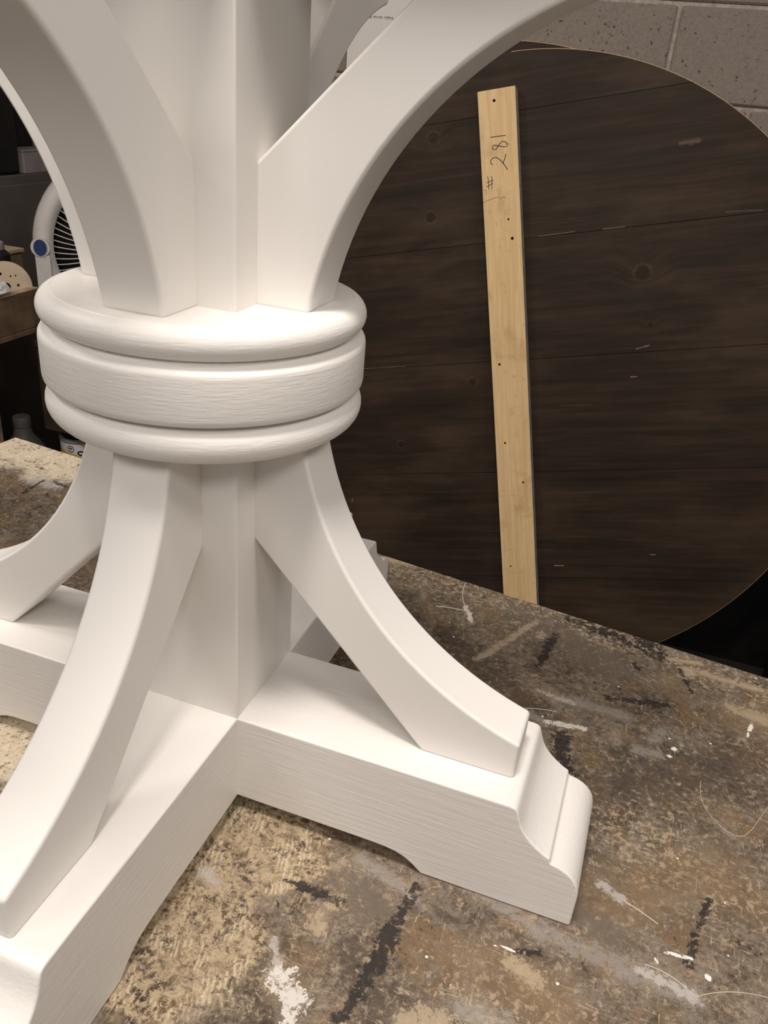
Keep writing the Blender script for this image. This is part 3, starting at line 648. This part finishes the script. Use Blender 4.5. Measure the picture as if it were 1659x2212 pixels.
# crumpled white paper
bm = bmesh.new(); bmesh.ops.create_icosphere(bm, subdivisions=3, radius=0.03)
for v_ in bm.verts: v_.co = Vector((v_.co.x * 0.9, v_.co.y * 1.3, v_.co.z * 0.62)) * (1 + random.uniform(-0.13, 0.13)); v_.co.z = max(v_.co.z, -0.016)
pp = from_bm('crumpled_paper', bm, M_RAG); pp.location = (-1.203, 1.078, 0.0178); tag(pp, 'crumpled white paper on the shelf lip in front of the sanding disc', 'paper')

# cabinet under the fan
st = thing('side_cabinet', 'dark brown wooden cabinet on legs carrying the grey fan at left', 'cabinet', (-1.00, 1.36, FZ))
def q(name, dims, mat, bw=0.003): return box_obj(name, dims, mat, st, bw)
q('cabinet_body', (-0.20, 0.20, -0.175, 0.17, 0.587, 0.81), M_DARKBROWN, 0.004)
q('cabinet_top', (-0.20, 0.21, -0.18, 0.18, 0.8105, 0.83), M_DARKBROWN, 0.003)
for lx, ly in ((-0.195, 0.13), (0.16, 0.13), (0.16, -0.17), (-0.01, -0.17)): q('leg', (lx, lx + 0.035, ly, ly + 0.035, 0, 0.587), M_DARKBROWN)
q('under_shelf', (-0.195, 0.195, -0.165, 0.165, 0.393, 0.410), M_SHELF)
for zz in (0.635, 0.647): q('label_dot', (-0.118, -0.112, -0.1765, -0.175, zz, zz + 0.005), M_RAG, 0.0)

# fan
FC = Vector((-1.016, 1.336, 0.101)); fd = Vector((0.62, -0.785, 0.06)).normalized()
fan = thing('floor_fan', 'light grey round fan with dark grille and blue pivot cap standing left of the pedestal', 'fan')
fx = Vector((0, 0, 1)).cross(fd).normalized(); fy = fd.cross(fx)
mm = Matrix.Identity(4)
for i in range(3): mm[i][0], mm[i][1], mm[i][2] = fx[i], fy[i], fd[i]
mm.translation = FC; fan.matrix_world = mm @ Matrix.Scale(0.937, 4)
from_bm('housing', lathe([(0.190, 0.022), (0.180, 0.028), (0.188, 0.040), (0.200, 0.044), (0.214, 0.040), (0.226, 0.028), (0.230, 0.010), (0.230, -0.060), (0.222, -0.080), (0.200, -0.085), (0.196, -0.06), (0.190, 0.022)], 96), M_GREYPL, fan, smooth=50)
NR = 74
rb = bmesh.new()
rp = [(0.040 + (0.187 - 0.040) * i / 8, 0, 0.020 + 0.016 * math.sin(math.pi * i / 8)) for i in range(9)]
tube(rb, [(x, 0.014 * math.sin(x / 0.187 * 2.2), z) for x, y, z in rp], 0.0014, 5)
rbm = bpy.data.meshes.new('grille_rib'); bmesh.ops.recalc_face_normals(rb, faces=rb.faces); rb.to_mesh(rbm); rb.free(); rbm.materials.append(M_GREYPL)
for k in range(NR):
    o = bpy.data.objects.new('grille_rib', rbm); COL.objects.link(o); o.parent = fan; o.rotation_euler = (0, 0, 2 * math.pi * k / NR)
from_bm('hub_cap', lathe([(0, 0.036), (0.030, 0.034), (0.044, 0.026), (0.046, 0.014), (0, 0.012)], 40), M_GREYPL, fan, smooth=50)
from_bm('motor', lathe([(0, 0.008), (0.040, 0.006), (0.045, -0.03), (0.045, -0.11), (0.03, -0.125), (0, -0.128)], 40), M_BLACK, fan, smooth=50)
for k in range(4):
    bm = bmesh.new(); n = 8; rows_ = []
    for i in range(n + 1):
        rr = 0.043 + 0.132 * i / n; ww = 0.35 + 0.10 * math.sin(math.pi * i / n)
        rows_.append([bm.verts.new((rr * math.cos(ww * s), rr * math.sin(ww * s), -0.018 - 0.018 * s + d)) for s in (-1, -0.3, 0.4, 1) for d in (0, -0.002)])
    for a_, b_ in zip(rows_, rows_[1:]):
        for s in range(3):
            for d in (0, 1): bm.faces.new((a_[2 * s + d], a_[2 * s + 2 + d], b_[2 * s + 2 + d], b_[2 * s + d]))
    from_bm('blade', bm, M_BLACK, fan, rotz=k * math.pi / 2, smooth=60)
bm = lathe([(0, -0.083), (0.19, -0.083), (0.197, -0.075), (0.19, -0.07), (0, -0.07)], 64); from_bm('back_guard', bm, M_BLACK, fan, smooth=50)
# legs of the stand, in the fan's plane
zb = -(FC.z - (FZ + 0.83)) / 0.937
for s in (-1, 1):
    bm = bmesh.new(); box(bm, s * 0.207 - 0.0185, s * 0.207 + 0.0185, zb + 0.002, -0.015, 0.0465, 0.058)
    bev(from_bm('stand_leg', bm, M_GREYPL, fan), 0.004, 2)
    bm = bmesh.new(); bmesh.ops.create_cone(bm, cap_ends=True, segments=40, radius1=0.0225, radius2=0.0225, depth=0.03); boss = from_bm('pivot_boss', bm, M_GREYPL, fan, loc=(s * 0.211, 0.004, 0.046), smooth=40)
    bm = bmesh.new(); bmesh.ops.create_cone(bm, cap_ends=True, segments=32, radius1=0.0155, radius2=0.0155, depth=0.010); o = from_bm('pivot_cap', bm, M_BLUE, boss, loc=(0, 0, 0.0125), smooth=40); o['label'] = 'round blue cap'; o.scale = (1, 1.25, 1)
bm = bmesh.new(); box(bm, -0.222, 0.222, zb + 0.001, zb + 0.016, -0.02, 0.06); bev(from_bm('stand_base', bm, M_GREYPL, fan), 0.004, 2)

# jug, cartons and paint can low down
jg = thing('plastic_jug', 'grey plastic jug with narrow neck low behind the far corner of the workbench', 'jug', (-1.345, 1.262, -0.6995))
from_bm('jug_body', lathe([(0, 0), (0.062, 0), (0.068, 0.008), (0.068, 0.17), (0.062, 0.205), (0.045, 0.235), (0.026, 0.262), (0.022, 0.285), (0, 0.285)], 40), M_JUG, jg, smooth=45)
from_bm('jug_cap', lathe([(0, 0.2855), (0.024, 0.2855), (0.024, 0.31), (0.021, 0.314), (0, 0.314)], 32), M_JUG, jg, smooth=40)
bb = thing('storage_carton', 'dark brown carton on the lower shelf beside the grey jug', 'box', (-1.64, 1.06, -0.6995))
box_obj('carton', (-0.2, 0.2, -0.2, 0.12, 0, 0.34), M_CARD, bb, 0.003); box_obj('lid_flap', (-0.2, 0.2, -0.2, -0.04, 0.34, 0.345), M_CARD, bb, 0.001); box_obj('lid_flap', (-0.2, 0.2, -0.038, 0.12, 0.34, 0.345), M_CARD, bb, 0.001)
CZ = FZ + 0.4105
def can_label():
    t = NT('paint_can_label', 0.5, 0.3); v = t.oc(); s = t.n('ShaderNodeSeparateXYZ'); t.link(v, s.inputs[0])
    wv = t.math('ADD', s.outputs[2], t.math('MULTIPLY', s.outputs[0], 0.18))
    return t.col(t.mix(t.step(wv, 0.110, 0.113), (0.70, 0.47, 0.15), (0.80, 0.77, 0.74)))
pc = thing('paint_can', 'small paint can with white and yellow label under the brown cabinet', 'can', (-1.150, 1.262, CZ))
from_bm('can_body', lathe([(0, 0), (0.055, 0), (0.055, 0.004), (0.0525, 0.006), (0.0525, 0.138), (0.055, 0.140), (0.055, 0.144), (0.050, 0.146), (0, 0.146)], 48), M_CANLID, pc, smooth=40)
from_bm('lid', lathe([(0, 0.1465), (0.046, 0.1465), (0.047, 0.149), (0.044, 0.150), (0.040, 0.147), (0, 0.1475)], 48), M_BLACK, pc, smooth=40)
PL = from_bm('paper_label', lathe([(0.0527, 0.008), (0.0533, 0.008), (0.0533, 0.136), (0.0527, 0.136), (0.0527, 0.008)], 48), can_label(), pc, smooth=40)
def on_can(bm, pts, wd, ang0, z0):
    """flat stroke wrapped on the can wall; pts in metres (along, up)"""
    b2 = bmesh.new(); ribbon(b2, pts, wd, 0.0, 0.0003)
    for v_ in b2.verts:
        t = ang0 + v_.co.x / 0.0533; rr = 0.0534 + v_.co.z; y_ = v_.co.y; v_.co = Vector((rr * math.cos(t), rr * math.sin(t), z0 + y_))
    me_ = bpy.data.meshes.new('t'); b2.to_mesh(me_); b2.free(); bm.from_mesh(me_); bpy.data.meshes.remove(me_)
AC = math.atan2(-0.45 - 1.262, 0.267 + 1.150)
bm = bmesh.new(); on_can(bm, [(0.0085 * math.cos(2 * math.pi * i / 24), 0.0085 * math.sin(2 * math.pi * i / 24)) for i in range(25)], 0.0018, AC - 0.55, 0.122)
on_can(bm, [(-0.004, 0.001), (0.0, 0.003), (0.004, 0.001)], 0.003, AC - 0.55, 0.122); on_can(bm, [(0, -0.005), (0, 0.002)], 0.0015, AC - 0.55, 0.122)
from_bm('round_emblem', bm, M_INK, PL)
bm = bmesh.new()
Sg = [(0.0075, 0.007), (0.004, 0.010), (-0.003, 0.010), (-0.007, 0.0065), (-0.004, 0.002), (0.004, -0.002), (0.0075, -0.006), (0.004, -0.010), (-0.004, -0.010), (-0.008, -0.006)]
on_can(bm, Sg, 0.0042, AC - 0.08, 0.106); from_bm('letter', bm, M_INK, PL)

# dark things at the lower right by the wall
bp = thing('shade_panel', 'added black panel standing in for the shaded wall right of the round table tops', 'board', (0.9, 1.845, FZ))
box_obj('shade_board', (-0.45, 0.75, -0.008, 0.010, 0, 0.62), M_BLACK, bp, 0.002)  # black panel added to darken the wall where it lies in deep shade
bn = thing('storage_bin', 'black plastic storage bin on the floor against the wall at right', 'bin', (0.98, 1.58, FZ))
box_obj('bin_body', (-0.20, 0.5, -0.16, 0.2, 0, 0.36), M_BLACK, bn, 0.015)
box_obj('bin_lid', (-0.215, 0.515, -0.175, 0.215, 0.361, 0.39), M_BLACK, bn, 0.008)
